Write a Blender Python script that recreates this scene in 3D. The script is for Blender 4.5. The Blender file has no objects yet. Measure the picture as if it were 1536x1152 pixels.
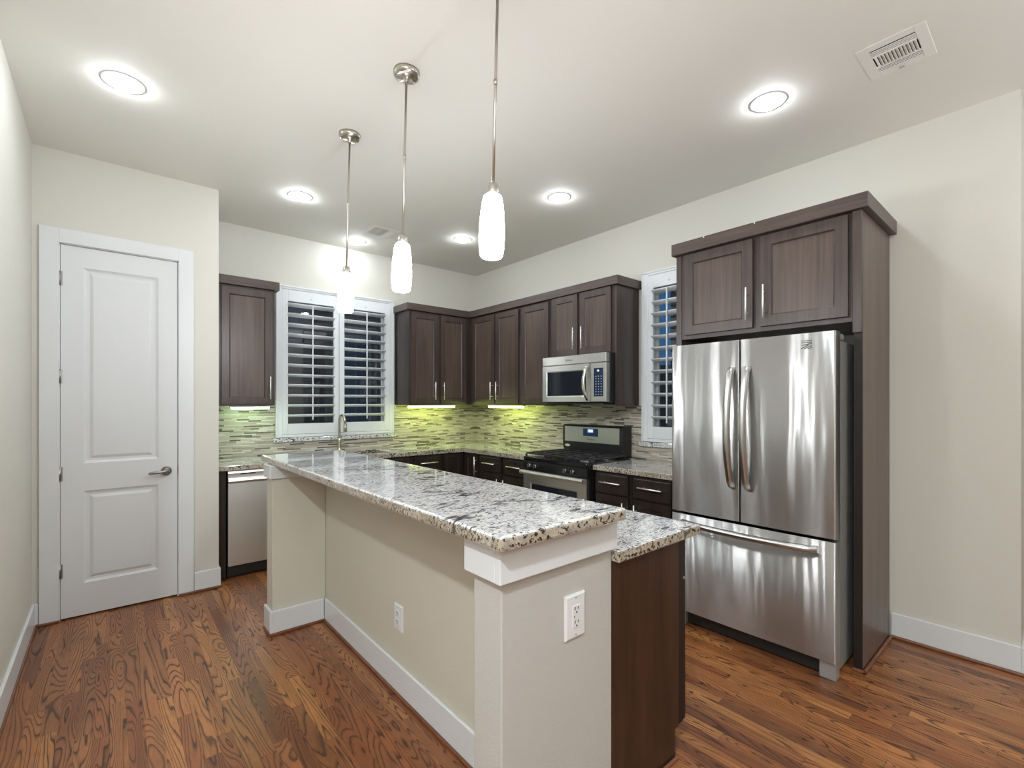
import bpy, bmesh, math, random
from mathutils import Vector, Matrix
PI = math.pi
sc = bpy.context.scene
COL = sc.collection

# ------------------------------------------------------------------ camera, world, exposure
cam = bpy.data.cameras.new('camera'); co = bpy.data.objects.new('camera', cam); COL.objects.link(co)
cam.sensor_width = 36; cam.sensor_fit = 'HORIZONTAL'
cam.lens = 707.27 / 1536 * 36
cam.shift_y = 27.455 / 1536
cam.clip_start = .02
co.location = (-3.6056, -4.9354, 1.4201)
co.rotation_euler = (PI/2, 0, -0.7068)
sc.camera = co
sc.view_settings.view_transform = 'Standard'; sc.view_settings.look = 'None'
sc.view_settings.gamma = 1; sc.view_settings.use_curve_mapping = False
sc.view_settings.exposure = 0.50
sc.cycles.blur_glossy = .6
w = bpy.data.worlds.new('world'); sc.world = w; w.use_nodes = True
wn = w.node_tree; wn.nodes.clear()
wo = wn.nodes.new('ShaderNodeOutputWorld'); bg = wn.nodes.new('ShaderNodeBackground')
bg.inputs[0].default_value = (.06, .20, .46, 1); bg.inputs[1].default_value = .40      # dusk sky
wn.links.new(bg.outputs[0], wo.inputs[0])

def lamp(name, loc, rot, energy, sx, sy, color=(1, .96, .90)):
    l = bpy.data.lights.new(name, 'AREA'); l.shape = 'RECTANGLE'; l.size = sx; l.size_y = sy
    l.energy = energy; l.color = color
    o = bpy.data.objects.new(name, l); COL.objects.link(o); o.location = loc; o.rotation_euler = rot
    return o
# unseen fill lights added behind the camera to brighten the ceiling, and the living room's ceiling lamp
lamp('ceiling_fill', (-5.0, -6.2, 1.75), (PI, 0, 0), 60, 1.6, 1.6, (.88, .965, 1.0))
lamp('ceiling_fill', (-.7, -7.0, 1.75), (PI, 0, 0), 50, 1.6, 1.6, (.88, .965, 1.0))
lamp('kitchen_fill', (-3.85, -5.25, 1.85), Vector((.44, .54, .78)).to_track_quat('-Z', 'Y').to_euler(), 8, .5, .5, (.90, .965, 1.0))  # unseen fill added behind the camera, aimed up into the kitchen
lamp('living_room_lamp', (-4.6, -5.2, 2.98), (0, 0, 0), 64, .14, .14, (.88, .96, 1.0))

# ------------------------------------------------------------------ node helpers
class NT:
    def __init__(s, name):
        s.m = bpy.data.materials.new(name); s.m.use_nodes = True
        s.t = s.m.node_tree; s.t.nodes.clear()
        s.out = s.t.nodes.new('ShaderNodeOutputMaterial')
    def n(s, typ, ins=None, **props):
        x = s.t.nodes.new(typ)
        for k, v in props.items(): setattr(x, k, v)
        for k, v in (ins or {}).items():
            i = x.inputs[k]
            if isinstance(v, bpy.types.NodeSocket): s.t.links.new(v, i)
            else: i.default_value = v
        return x
    def math(s, op, a, b=0.0, c=0.0):
        return s.n('ShaderNodeMath', {0: a, 1: b, 2: c}, operation=op).outputs[0]
    def coord(s, which='Object'):
        return s.n('ShaderNodeTexCoord').outputs[which]
    def mapping(s, vec, scale=(1, 1, 1), loc=(0, 0, 0)):
        return s.n('ShaderNodeMapping', {'Vector': vec, 'Scale': scale, 'Location': loc}).outputs[0]
    def noise(s, vec, scale, detail=2.0, rough=.5, dist=0.0):
        return s.n('ShaderNodeTexNoise', {'Vector': vec, 'Scale': scale, 'Detail': detail, 'Roughness': rough, 'Distortion': dist})
    def ramp(s, fac, stops, interp='LINEAR'):
        r = s.n('ShaderNodeValToRGB', {0: fac}); cr = r.color_ramp; cr.interpolation = interp
        while len(cr.elements) > 1: cr.elements.remove(cr.elements[-1])
        for i, (p, c) in enumerate(stops):
            e = cr.elements[0] if i == 0 else cr.elements.new(p)
            e.position = p; e.color = (*c, 1) if len(c) == 3 else c
        return r.outputs[0]
    def mix(s, fac, a, b, mode='MIX'):
        x = s.n('ShaderNodeMix', None, data_type='RGBA', blend_type=mode)
        for i, v in ((0, fac), (6, a), (7, b)):
            if isinstance(v, bpy.types.NodeSocket): s.t.links.new(v, x.inputs[i])
            else: x.inputs[i].default_value = (*v, 1) if isinstance(v, tuple) and len(v) == 3 else v
        return x.outputs[2]
    def bump(s, h, strength, dist=.01):
        return s.n('ShaderNodeBump', {'Height': h, 'Strength': strength, 'Distance': dist}).outputs[0]
    def bsdf(s, **k):
        ins = {q.replace('_', ' '): v for q, v in k.items()}
        for q, v in ins.items():
            if isinstance(v, tuple) and len(v) == 3 and 'Color' in q: ins[q] = (*v, 1)
        b = s.n('ShaderNodeBsdfPrincipled', ins)
        s.t.links.new(b.outputs[0], s.out.inputs[0])
        return s.m

def srgb(r, g, b):
    f = lambda c: (c/255/12.92 if c/255 <= .04045 else ((c/255+.055)/1.055)**2.4)
    return (f(r), f(g), f(b))

def simple(name, col, rough=.5, metal=0.0, **k):
    return NT(name).bsdf(Base_Color=col, Roughness=rough, Metallic=metal, **k)

M = {}
def paint(name, col, rough, amp=.12):
    t = NT(name); c = t.coord()
    n = t.noise(c, 130, 3, .55).outputs[0]
    big = t.noise(c, .9, 1).outputs[0]
    colr = t.mix(big, tuple(x*.975 for x in col), tuple(min(1, x*1.02) for x in col))
    return t.bsdf(Base_Color=colr, Roughness=rough, Normal=t.bump(n, amp, .004))
M['wall'] = paint('wall_paint', (.645, .627, .57), .6)
M['island_wall'] = paint('island_wall_paint', (.62, .59, .50), .6, .3)
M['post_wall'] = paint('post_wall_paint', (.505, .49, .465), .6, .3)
M['ceiling'] = paint('ceiling_paint', (.77, .755, .705), .75, .05)
M['white'] = simple('white_trim_paint', (.70, .715, .73), .32)
M['white_shutter'] = simple('white_shutter_paint', (.76, .79, .82), .3)
M['white_plastic'] = simple('white_plastic', (.74, .74, .75), .3)
M['vent_white'] = simple('vent_enamel', (.80, .785, .745), .4)
M['dark_slot'] = simple('dark_slot', (.015, .014, .013), .7)
M['black_gloss'] = simple('black_enamel', (.010, .010, .011), .12)
M['black_plastic'] = simple('black_plastic', (.018, .018, .019), .38)
M['iron'] = simple('cast_iron', (.022, .022, .024), .33)
M['door_steel'] = simple('dark_satin_nickel', (.36, .355, .35), .3, 1.0)
M['dark_glass'] = simple('dark_oven_glass', (.014, .017, .024), .06)
M['navy_glass'] = simple('navy_keypad_glass', (.018, .035, .075), .15)
M['chrome'] = simple('polished_steel', (.62, .61, .59), .16, 1.0)
M['nickel'] = simple('brushed_nickel', (.56, .53, .48), .28, 1.0)
M['grey_metal'] = simple('grey_painted_steel', (.42, .425, .425), .36, .5)
M['knob_metal'] = simple('dark_knob_metal', (.32, .32, .33), .25, .9)
M['pull'] = simple('satin_steel_pull', (.95, .94, .92), .42, 1.0)
M['key_print'] = simple('key_print', (.45, .5, .6), .5)
M['logo_grey'] = simple('logo_grey', (.10, .10, .10), .4)

def wood(name, a, b, rough, sx=70, sz=2.2, horizontal=False):
    t = NT(name); c = t.coord()
    v = t.mapping(c, (3, 3, sx) if horizontal else (sx, sx, sz))
    n = t.noise(v, 1.0, 4, .6).outputs[0]
    n2 = t.noise(t.mapping(c, (1.4, 1.4, 22) if horizontal else (16, 16, .8)), 1.0, 2).outputs[0]
    f = t.ramp(t.math('ADD', t.math('MULTIPLY', n, .6), t.math('MULTIPLY', n2, .4)), [(.32, a), (.68, b)])
    return t.bsdf(Base_Color=f, Roughness=rough, Normal=t.bump(n, .06, .003), Coat_Weight=.12, Coat_Roughness=.3)
M['wood_field'] = wood('espresso_veneer', srgb(64, 51, 46), srgb(98, 81, 73), .42)
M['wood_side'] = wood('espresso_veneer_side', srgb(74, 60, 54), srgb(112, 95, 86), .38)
M['wood'] = wood('espresso_wood', srgb(52, 41, 38), srgb(82, 67, 62), .38)
M['wood_frame'] = wood('espresso_wood_frame', srgb(44, 34, 31), srgb(68, 55, 50), .4)
M['wood_h'] = wood('espresso_wood_rail', srgb(60, 48, 44), srgb(90, 75, 69), .38, horizontal=True)
M['wood_end'] = wood('walnut_end_panel', srgb(40, 24, 17), srgb(70, 45, 33), .35, 45)
M['wood_base'] = wood('dark_base_cabinet_wood', srgb(30, 24, 22), srgb(55, 45, 40), .32)
M['wood_edge'] = simple('dark_wood_edge', srgb(28, 18, 15), .5)

def steel(name, col, rough, aniso, wob=.0):
    t = NT(name); c = t.coord()
    tan = t.n('ShaderNodeTangent', None, direction_type='UV_MAP', uv_map='UVMap').outputs[0]
    fine = t.noise(t.mapping(c, (30, 30, 900)), 1.0, 2).outputs[0]
    rgh = t.math('ADD', t.math('MULTIPLY', fine, .05), rough - .025)
    k = {}
    if wob:
        big = t.noise(t.mapping(c, (2.6, 7.0, .7)), 1.0, 2, .45).outputs[0]
        k['Normal'] = t.bump(big, wob, .03)
    return t.bsdf(Base_Color=col, Metallic=1.0, Roughness=rgh, Anisotropic=aniso, Anisotropic_Rotation=.25, Tangent=tan, **k)
M['handle_steel'] = simple('fridge_handle_steel', (.55, .55, .545), .3, 1.0)
M['steel'] = steel('brushed_steel', (.62, .62, .615), .46, 1.0, .30)
def streak_lobe(m, rough, aniso, fac):
    # long vertical streaks of horizontally brushed sheet: a strongly anisotropic glossy lobe over the broad one
    nt = m.node_tree; p = [n for n in nt.nodes if n.type == 'BSDF_PRINCIPLED'][0]; out = [n for n in nt.nodes if n.type == 'OUTPUT_MATERIAL'][0]
    q = nt.nodes.new('ShaderNodeBsdfAnisotropic')
    q.inputs['Color'].default_value = p.inputs['Base Color'].default_value; q.inputs['Roughness'].default_value = rough
    q.inputs['Anisotropy'].default_value = aniso; q.inputs['Rotation'].default_value = 0
    for i in ('Tangent', 'Normal'):
        if p.inputs[i].links: nt.links.new(p.inputs[i].links[0].from_socket, q.inputs[i])
    mx = nt.nodes.new('ShaderNodeMixShader'); mx.inputs[0].default_value = fac
    nt.links.new(p.outputs[0], mx.inputs[1]); nt.links.new(q.outputs[0], mx.inputs[2]); nt.links.new(mx.outputs[0], out.inputs[0])
streak_lobe(M['steel'], .285, .84, .6)

M['steel_plain'] = steel('brushed_steel_plain', (.74, .735, .72), .34, .7)
M['steel_dw'] = steel('brushed_steel_vertical', (.85, .84, .83), .38, .5, .2)

def emit(name, col, strength, base=(.8, .8, .8)):
    return NT(name).bsdf(Base_Color=base, Emission_Color=col, Emission_Strength=strength, Roughness=.4)
M['lens'] = emit('downlight_lens', (.89, .96, 1.0), 88)
M['shade'] = emit('opal_glass_shade', (.95, .98, 1.0), 50, (.9, .9, .88))
M['tube_green'] = emit('under_cabinet_tube_lime', (.78, 1.0, .20), 15)
M['tube_mint'] = emit('under_cabinet_tube_mint', (.66, 1.0, .58), 12)
M['display'] = emit('blue_display', (.10, .20, 1.0), 2.2, (.02, .03, .1))
M['digit'] = emit('display_digit', (.75, .85, 1.0), 4)

def granite(name, beige):
    t = NT(name); c = t.coord()
    warp = t.noise(c, 6, 3).outputs[1]
    v = t.n('ShaderNodeVectorMath', {0: c, 1: t.n('ShaderNodeVectorMath', {0: warp, 'Scale': .05}, operation='SCALE').outputs[0]}, operation='ADD').outputs[0]
    cloud = t.noise(v, 9, 5, .6).outputs[0]
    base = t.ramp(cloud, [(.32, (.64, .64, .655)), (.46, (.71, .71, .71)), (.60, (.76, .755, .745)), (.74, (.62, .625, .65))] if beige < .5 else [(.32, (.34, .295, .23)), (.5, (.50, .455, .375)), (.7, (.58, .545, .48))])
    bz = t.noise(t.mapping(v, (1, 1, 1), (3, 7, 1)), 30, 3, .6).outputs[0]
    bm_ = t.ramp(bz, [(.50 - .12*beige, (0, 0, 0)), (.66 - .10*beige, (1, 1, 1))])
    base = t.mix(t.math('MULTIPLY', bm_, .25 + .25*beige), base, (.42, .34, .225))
    # slate-grey feathery veins
    vn = t.noise(t.mapping(v, (1.5, 3.4, 2.4)), 19, 5, .66).outputs[0]
    vm = t.ramp(vn, [(.54, (0, 0, 0)), (.64, (1, 1, 1))])
    base = t.mix(t.math('MULTIPLY', vm, .46), base, (.16, .17, .20))
    gf = t.noise(t.mapping(v, (1, 2.6, 1.4), (2, 8, 4)), 44, 3, .6).outputs[0]
    base = t.mix(t.math('MULTIPLY', t.ramp(gf, [(.55, (0, 0, 0)), (.63, (1, 1, 1))]), .55), base, (.27, .28, .32))
    # dark mineral flecks, gathered in drifts
    fl = t.noise(t.mapping(v, (.85, 2.3, 1.2), (5, 2, 9)), 72, 4, .60).outputs[0]
    drift = t.noise(v, 5.0, 2).outputs[0]
    fm = t.ramp(t.math('ADD', fl, t.math('MULTIPLY', drift, .14)), [(.632 - .03*beige, (0, 0, 0)), (.672 - .03*beige, (1, 1, 1))])
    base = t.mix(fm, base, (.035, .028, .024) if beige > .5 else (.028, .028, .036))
    crack = t.noise(t.mapping(v, (.55, 1.5, 1), (1, 4, 0)), 2.3, 4, .55).outputs[0]
    cl = t.math('ABSOLUTE', t.math('SUBTRACT', crack, .5))
    cm = t.ramp(cl, [(.004, (1, 1, 1)), (.012, (0, 0, 0))])
    base = t.mix(t.math('MULTIPLY', cm, t.ramp(drift, [(.45, (0, 0, 0)), (.55, (1, 1, 1))])), base, (.05, .05, .06))
    return t.bsdf(Base_Color=base, Roughness=.10, Coat_Weight=.6, Coat_Roughness=.03, IOR=1.55)
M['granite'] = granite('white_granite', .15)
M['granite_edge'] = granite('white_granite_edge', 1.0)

def tile(name, axis):
    t = NT(name); c = t.coord()
    s = t.n('ShaderNodeSeparateXYZ', {0: c}); u = s.outputs[axis]; z = s.outputs[2]
    h = .0125
    zr = t.math('DIVIDE', z, h); row = t.math('FLOOR', zr); fz = t.math('FRACT', zr)
    rr = t.n('ShaderNodeTexWhiteNoise', {'W': row}, noise_dimensions='1D')
    rs = t.n('ShaderNodeSeparateColor', {0: rr.outputs[1]})
    L = t.math('ADD', .075, t.math('MULTIPLY', rs.outputs[0], .11))
    uu = t.math('DIVIDE', t.math('ADD', u, t.math('MULTIPLY', rs.outputs[1], 7.0)), L)
    col = t.math('FLOOR', uu); fu = t.math('FRACT', uu)
    pid = t.n('ShaderNodeTexWhiteNoise', {'Vector': t.n('ShaderNodeCombineXYZ', {0: col, 1: row}).outputs[0]}, noise_dimensions='2D')
    ps = t.n('ShaderNodeSeparateColor', {0: pid.outputs[1]})
    cr = t.ramp(ps.outputs[0], [(0, (.50, .45, .37)), (.24, (.40, .35, .285)), (.44, (.60, .57, .50)), (.60, (.30, .265, .22)),
                               (.71, (.46, .44, .38)), (.79, (.038, .030, .024)), (.91, (.11, .09, .075))], 'CONSTANT')
    cr = t.mix(t.math('MULTIPLY', t.noise(c, 160, 2).outputs[0], .25), cr, (.62, .58, .5))
    gz = t.math('GREATER_THAN', fz, .90); gu = t.math('GREATER_THAN', t.math('MULTIPLY', fu, L), t.math('SUBTRACT', L, .0018))
    g = t.math('MAXIMUM', gz, gu)
    cr = t.mix(g, cr, (.33, .30, .25))
    rough = t.math('ADD', .24, t.math('MULTIPLY', ps.outputs[1], .35))
    hgt = t.math('ADD', t.math('MULTIPLY', t.math('SUBTRACT', 1.0, g), .6), t.math('MULTIPLY', ps.outputs[2], .4))
    return t.bsdf(Base_Color=cr, Roughness=rough, Normal=t.bump(hgt, .22, .002))
M['tile_x'] = tile('linear_mosaic_x', 0)
M['tile_y'] = tile('linear_mosaic_y', 1)

def oak():
    t = NT('red_oak_floor'); c = t.coord()
    s = t.n('ShaderNodeSeparateXYZ', {0: c}); x, y = s.outputs[0], s.outputs[1]
    W = .0572
    xr = t.math('DIVIDE', x, W); xi = t.math('FLOOR', xr); fx = t.math('FRACT', xr)
    r1 = t.n('ShaderNodeSeparateColor', {0: t.n('ShaderNodeTexWhiteNoise', {'W': xi}, noise_dimensions='1D').outputs[1]})
    L = t.math('ADD', .55, t.math('MULTIPLY', r1.outputs[0], .65))
    yr = t.math('DIVIDE', t.math('ADD', y, t.math('MULTIPLY', r1.outputs[1], 9.0)), L)
    yi = t.math('FLOOR', yr); fy = t.math('FRACT', yr)
    pid = t.n('ShaderNodeTexWhiteNoise', {'Vector': t.n('ShaderNodeCombineXYZ', {0: xi, 1: yi}).outputs[0]}, noise_dimensions='2D')
    p = t.n('ShaderNodeSeparateColor', {0: pid.outputs[1]})
    # contour lines of a stretched noise field read as cathedral grain
    vx = t.math('ADD', t.math('MULTIPLY', x, t.math('ADD', 5.0, t.math('MULTIPLY', p.outputs[2], 6.0))), t.math('MULTIPLY', p.outputs[0], 53))
    vy = t.math('ADD', t.math('MULTIPLY', y, t.math('ADD', .38, t.math('MULTIPLY', p.outputs[1], .95))), t.math('MULTIPLY', p.outputs[1], 37))
    v = t.n('ShaderNodeCombineXYZ', {0: vx, 1: vy, 2: t.math('MULTIPLY', p.outputs[2], 19)}).outputs[0]
    fld = t.noise(v, 1.3, 1.0, .35, .25).outputs[0]
    jit = t.noise(t.mapping(c, (60, 9, 1)), 1.0, 3, .6).outputs[0]
    ph = t.math('ADD', t.math('MULTIPLY', fld, 25.0), t.math('MULTIPLY', jit, .42))
    saw = t.math('FRACT', ph)
    line = t.ramp(saw, [(0, (.1, .1, .1)), (.50, (.0, .0, .0)), (.76, (.40, .40, .40)), (.87, (1, 1, 1)), (.96, (.8, .8, .8)), (1, (.1, .1, .1))])
    pores = t.noise(t.mapping(c, (260, 14, 1)), 1.0, 3, .65).outputs[0]
    pm = t.ramp(pores, [(.48, (0, 0, 0)), (.68, (1, 1, 1))])
    base = t.ramp(p.outputs[0], [(0, srgb(146, 85, 48)), (.25, srgb(176, 115, 68)), (.5, srgb(136, 80, 47)), (.75, srgb(188, 128, 75)), (1, srgb(114, 67, 42))])
    blot = t.noise(t.mapping(c, (5, 1.6, 1)), 1.0, 3, .6).outputs[0]
    base = t.mix(t.ramp(blot, [(.45, (0, 0, 0)), (.75, (.55, .55, .55))]), base, srgb(92, 58, 40))
    col = t.mix(t.math('MULTIPLY', line, t.math('ADD', .80, t.math('MULTIPLY', p.outputs[2], .18))), base, srgb(44, 24, 16))
    col = t.mix(t.math('MULTIPLY', pm, .38), col, srgb(70, 42, 28))
    gx = t.math('LESS_THAN', fx, .018)
    gy = t.math('LESS_THAN', t.math('MULTIPLY', fy, L), .0018)
    g = t.math('MAXIMUM', gx, gy)
    col = t.mix(t.math('MULTIPLY', g, .75), col, srgb(48, 28, 20))
    rough = t.math('ADD', .32, t.math('MULTIPLY', line, .14))
    bh = t.math('SUBTRACT', 1.0, t.math('ADD', t.math('MULTIPLY', line, .35), g))
    return t.bsdf(Base_Color=col, Roughness=rough, Normal=t.bump(bh, .18, .002), Coat_Weight=.06, Coat_Roughness=.2)
M['oak'] = oak()
M['shoe'] = wood('stained_shoe_moulding', srgb(96, 58, 40), srgb(134, 86, 62), .35, 3, 60)

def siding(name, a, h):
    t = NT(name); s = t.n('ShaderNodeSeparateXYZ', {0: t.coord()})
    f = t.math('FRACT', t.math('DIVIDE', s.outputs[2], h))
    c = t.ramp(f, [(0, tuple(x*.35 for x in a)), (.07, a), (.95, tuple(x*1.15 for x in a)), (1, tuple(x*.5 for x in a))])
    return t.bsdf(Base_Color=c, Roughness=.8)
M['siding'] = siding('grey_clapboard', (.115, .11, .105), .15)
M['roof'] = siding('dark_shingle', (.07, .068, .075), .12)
M['sky_tinted_pane'] = simple('painted_sky_pane', (.11, .145, .18), .25)  # blue sky reflection painted into the glass colour
M['soil'] = simple('dark_ground', (.03, .03, .03), .9)
gl = NT('window_glass')
M['glass'] = gl.m
_tr = gl.n('ShaderNodeBsdfTransparent', {0: (.9, .93, .95, 1)}); _gs = gl.n('ShaderNodeBsdfGlossy', {0: (1, 1, 1, 1), 1: .0})
_fr = gl.n('ShaderNodeFresnel', {0: 1.5}); _mx = gl.n('ShaderNodeMixShader', {0: _fr.outputs[0], 1: _tr.outputs[0], 2: _gs.outputs[0]})
gl.t.links.new(_mx.outputs[0], gl.out.inputs[0])

# ------------------------------------------------------------------ mesh builder
class B:
    def __init__(s, field=0): s.bm = bmesh.new(); s.field = field
    def box(s, x0, x1, y0, y1, z0, z1, bev=0.0, seg=1):
        x0, x1 = min(x0, x1), max(x0, x1); y0, y1 = min(y0, y1), max(y0, y1); z0, z1 = min(z0, z1), max(z0, z1)
        r = bmesh.ops.create_cube(s.bm, size=1); vs = r['verts']
        for v in vs: v.co = Vector(((x0+x1)/2 + v.co.x*(x1-x0), (y0+y1)/2 + v.co.y*(y1-y0), (z0+z1)/2 + v.co.z*(z1-z0)))
        if bev:
            es = list({e for v in vs for e in v.link_edges})
            bmesh.ops.bevel(s.bm, geom=es, offset=bev, segments=seg, profile=.5, affect='EDGES', clamp_overlap=True)
        return s
    def ring(s, pts): return [s.bm.verts.new(p) for p in pts]
    def skin(s, rings, close=True, caps=True, smooth=True):
        for a, b in zip(rings, rings[1:]):
            n = len(a)
            for i in range(n if close else n-1):
                f = s.bm.faces.new((a[i], a[(i+1) % n], b[(i+1) % n], b[i])); f.smooth = smooth
        if caps:
            s.bm.faces.new(rings[0][::-1]); s.bm.faces.new(rings[-1])
        return s
    def tube(s, pts, r, seg=12, caps=True, flat=None):
        pts = [Vector(p) for p in pts]; rs = r if isinstance(r, (list, tuple)) else [r]*len(pts)
        rings = []; up0 = None
        for i, p in enumerate(pts):
            t = (pts[min(i+1, len(pts)-1)] - pts[max(i-1, 0)]).normalized()
            if up0 is None:
                up0 = Vector((0, 0, 1)) if abs(t.z) < .9 else Vector((0, 1, 0))
            a = t.cross(up0).normalized(); b = a.cross(t).normalized(); up0 = b
            rings.append(s.ring([p + (a*math.cos(2*PI*k/seg) + b*math.sin(2*PI*k/seg))*rs[i] for k in range(seg)]))
        return s.skin(rings, caps=caps)
    def cyl(s, p0, p1, r, seg=16, r2=None): return s.tube([p0, p1], [r, r if r2 is None else r2], seg)
    def lathe(s, x, y, prof, seg=28, caps=True):
        rings = [s.ring([(x + r*math.cos(2*PI*k/seg), y + r*math.sin(2*PI*k/seg), z) for k in range(seg)]) for r, z in prof]
        return s.skin(rings, caps=caps)
    def prism(s, poly, z0, z1, bev=0.0, seg=2):
        a = s.ring([(x, y, z0) for x, y in poly]); b = s.ring([(x, y, z1) for x, y in poly])
        n0 = set(a) | set(b)
        s.skin([a, b], smooth=False)
        if bev:
            es = [e for e in s.bm.edges if e.verts[0] in n0 and e.verts[1] in n0]
            bmesh.ops.bevel(s.bm, geom=es, offset=bev, segments=seg, profile=.5, affect='EDGES', clamp_overlap=True)
        return s
    def extrude_profile(s, prof, path_axis, a0, a1):
        """prof: points (p,q) in the plane across path_axis ('x': (y,z), 'y': (x,z), 'z': (x,y))."""
        mk = {'x': lambda a, p, q: (a, p, q), 'y': lambda a, p, q: (p, a, q), 'z': lambda a, p, q: (p, q, a)}[path_axis]
        return s.skin([s.ring([mk(a0, p, q) for p, q in prof]), s.ring([mk(a1, p, q) for p, q in prof])], smooth=False)
    def slab(s, F, u0, u1, v0, v1, t, holes=(), w0=0.0):
        """panel door: F maps (u, v, outward w) to the world; holes = (u0,u1,v0,v1,[(inset,depth)...]) sunk into the front."""
        us = [u0, u1]; vs = [v0, v1]
        if holes:
            us = [u0, holes[0][0], holes[0][1], u1]; vs = sorted({v0, v1, *[h[2] for h in holes], *[h[3] for h in holes]})
        V = {}
        def vt(u, v, wv):
            k = (round(u, 5), round(v, 5), round(wv, 5))
            if k not in V: V[k] = s.bm.verts.new(F(u, v, wv))
            return V[k]
        W = w0 + t
        for i in range(len(us)-1):
            for j in range(len(vs)-1):
                if any(abs(us[i]-h[0]) < 1e-6 and abs(vs[j]-h[2]) < 1e-6 for h in holes): continue
                s.bm.faces.new((vt(us[i], vs[j], W), vt(us[i+1], vs[j], W), vt(us[i+1], vs[j+1], W), vt(us[i], vs[j+1], W)))
        for h in holes:
            prev = [(h[0], h[2], W), (h[1], h[2], W), (h[1], h[3], W), (h[0], h[3], W)]
            for ins, dep in h[4]:
                cur = [(h[0]+ins, h[2]+ins, W-dep), (h[1]-ins, h[2]+ins, W-dep), (h[1]-ins, h[3]-ins, W-dep), (h[0]+ins, h[3]-ins, W-dep)]
                for k in range(4):
                    s.bm.faces.new((vt(*prev[k]), vt(*prev[(k+1) % 4]), vt(*cur[(k+1) % 4]), vt(*cur[k])))
                prev = cur
            s.bm.faces.new([vt(*p) for p in prev]).material_index = s.field
        out = [(u, v0) for u in us] + [(u1, v) for v in vs[1:]] + [(u, v1) for u in us[::-1][1:]] + [(u0, v) for v in vs[::-1][1:-1]]
        for k in range(len(out)):
            a, b = out[k], out[(k+1) % len(out)]
            s.bm.faces.new((vt(*a, W), vt(*b, W), vt(*b, w0), vt(*a, w0)))
        s.bm.faces.new([vt(*a, w0) for a in out[::-1]])
        return s
    def rot(s, M4):
        s.bm.transform(M4); return s

ORG = {}
def obj(name, b, mat, parent=None, org=None, mats=None, sidemat=None):
    """link one mesh object; world-space geometry is made local to the thing's origin."""
    bm = b.bm if isinstance(b, B) else b
    bmesh.ops.recalc_face_normals(bm, faces=bm.faces)
    o0 = ORG[parent.name] if parent else Vector(org if org is not None else (0, 0, 0))
    bm.transform(Matrix.Translation(-o0))
    uv = bm.loops.layers.uv.new('UVMap')
    for f in bm.faces:
        n = f.normal; ax = max(range(3), key=lambda i: abs(n[i]))
        for l in f.loops:
            c = l.vert.co
            l[uv].uv = ((c.y, c.z) if ax == 0 else (c.x, c.z) if ax == 1 else (c.x, c.y))
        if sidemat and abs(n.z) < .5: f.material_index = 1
    me = bpy.data.meshes.new(name); bm.to_mesh(me); bm.free()
    me.materials.append(M[mat])
    if sidemat: me.materials.append(M[sidemat])
    o = bpy.data.objects.new(name, me); COL.objects.link(o)
    ORG[o.name] = o0
    if parent: o.parent = parent
    else: o.location = o0
    return o
def tag(o, label, cat, group=None):
    o['label'] = label; o['category'] = cat
    if group: o['group'] = group
    return o
def thing(name, label, cat, loc, group=None):
    o = bpy.data.objects.new(name, None); o.empty_display_size = .1; COL.objects.link(o)
    o.location = loc; ORG[o.name] = Vector(loc)
    return tag(o, label, cat, group)
def struct(name, b, mat, org=(0, 0, 0), parent=None, **k):
    o = obj(name, b, mat, parent, org, **k)
    if not parent: o['kind'] = 'structure'
    return o
def dup(root, loc, label, rot=None):
    r = root.copy(); COL.objects.link(r); r.location = loc; r['label'] = label
    if rot is not None: r.rotation_euler = rot
    for ch in list(root.children):
        c = ch.copy(); COL.objects.link(c); c.parent = r
        for g in list(ch.children):
            d = g.copy(); COL.objects.link(d); d.parent = c
    return r
def text_mesh(body, size, F, depth=.0006):
    """lettering laid on the plane F(u, v, w); centred on the origin of F."""
    cu = bpy.data.curves.new('t', 'FONT'); cu.body = body; cu.size = size; cu.align_x = 'CENTER'; cu.align_y = 'CENTER'; cu.extrude = depth/2
    o = bpy.data.objects.new('t', cu); COL.objects.link(o)
    bpy.context.view_layer.update()
    me = bpy.data.meshes.new_from_object(o.evaluated_get(bpy.context.evaluated_depsgraph_get()))
    bpy.data.objects.remove(o); b = B(); b.bm.from_mesh(me); bpy.data.meshes.remove(me)
    for v in b.bm.verts: v.co = Vector(F(v.co.x, v.co.y, v.co.z + depth/2))
    return b

CZ = 3.05
XL, XD, YD = -3.977, -2.966, -.715           # left wall, pantry corner, pantry front
YR = -4.79                                   # end of the right wall

# ------------------------------------------------------------------ room shell
struct('floor', B().box(-6.6, 2.4, -9.2, .15, -.1, 0), 'oak')
struct('ceiling', B().box(-6.6, 2.4, -9.2, .15, CZ, CZ+.1), 'ceiling')
b = B()                                       # back wall with the sink window opening
W1 = (-2.345, -1.225, 1.10, 2.53)
b.box(XL-.15, W1[0], 0, .15, 0, CZ); b.box(W1[1], .15, 0, .15, 0, CZ); b.box(W1[0], W1[1], 0, .15, 0, W1[2]); b.box(W1[0], W1[1], 0, .15, W1[3], CZ)
struct('wall_back', b, 'wall')
W2 = (-2.985, -2.57, 1.10, 2.53)
b = B()
b.box(0, .15, W2[1], 0, 0, CZ); b.box(0, .15, YR, W2[0], 0, CZ); b.box(0, .15, W2[0], W2[1], 0, W2[2]); b.box(0, .15, W2[0], W2[1], W2[3], CZ)
struct('wall_right', b, 'wall')
struct('wall_right_return', B().box(.15, 2.4, YR, YR+.15, 0, CZ), 'wall')
struct('wall_left', B().box(XL-.15, XL, -3.1, YD, 0, CZ), 'wall')
struct('wall_left_return', B().box(-6.6, XL-.15, -3.1, -2.95, 0, CZ), 'wall')
DX0, DX1, DZ = -3.852, -3.220, 2.453
b = B()
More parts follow.
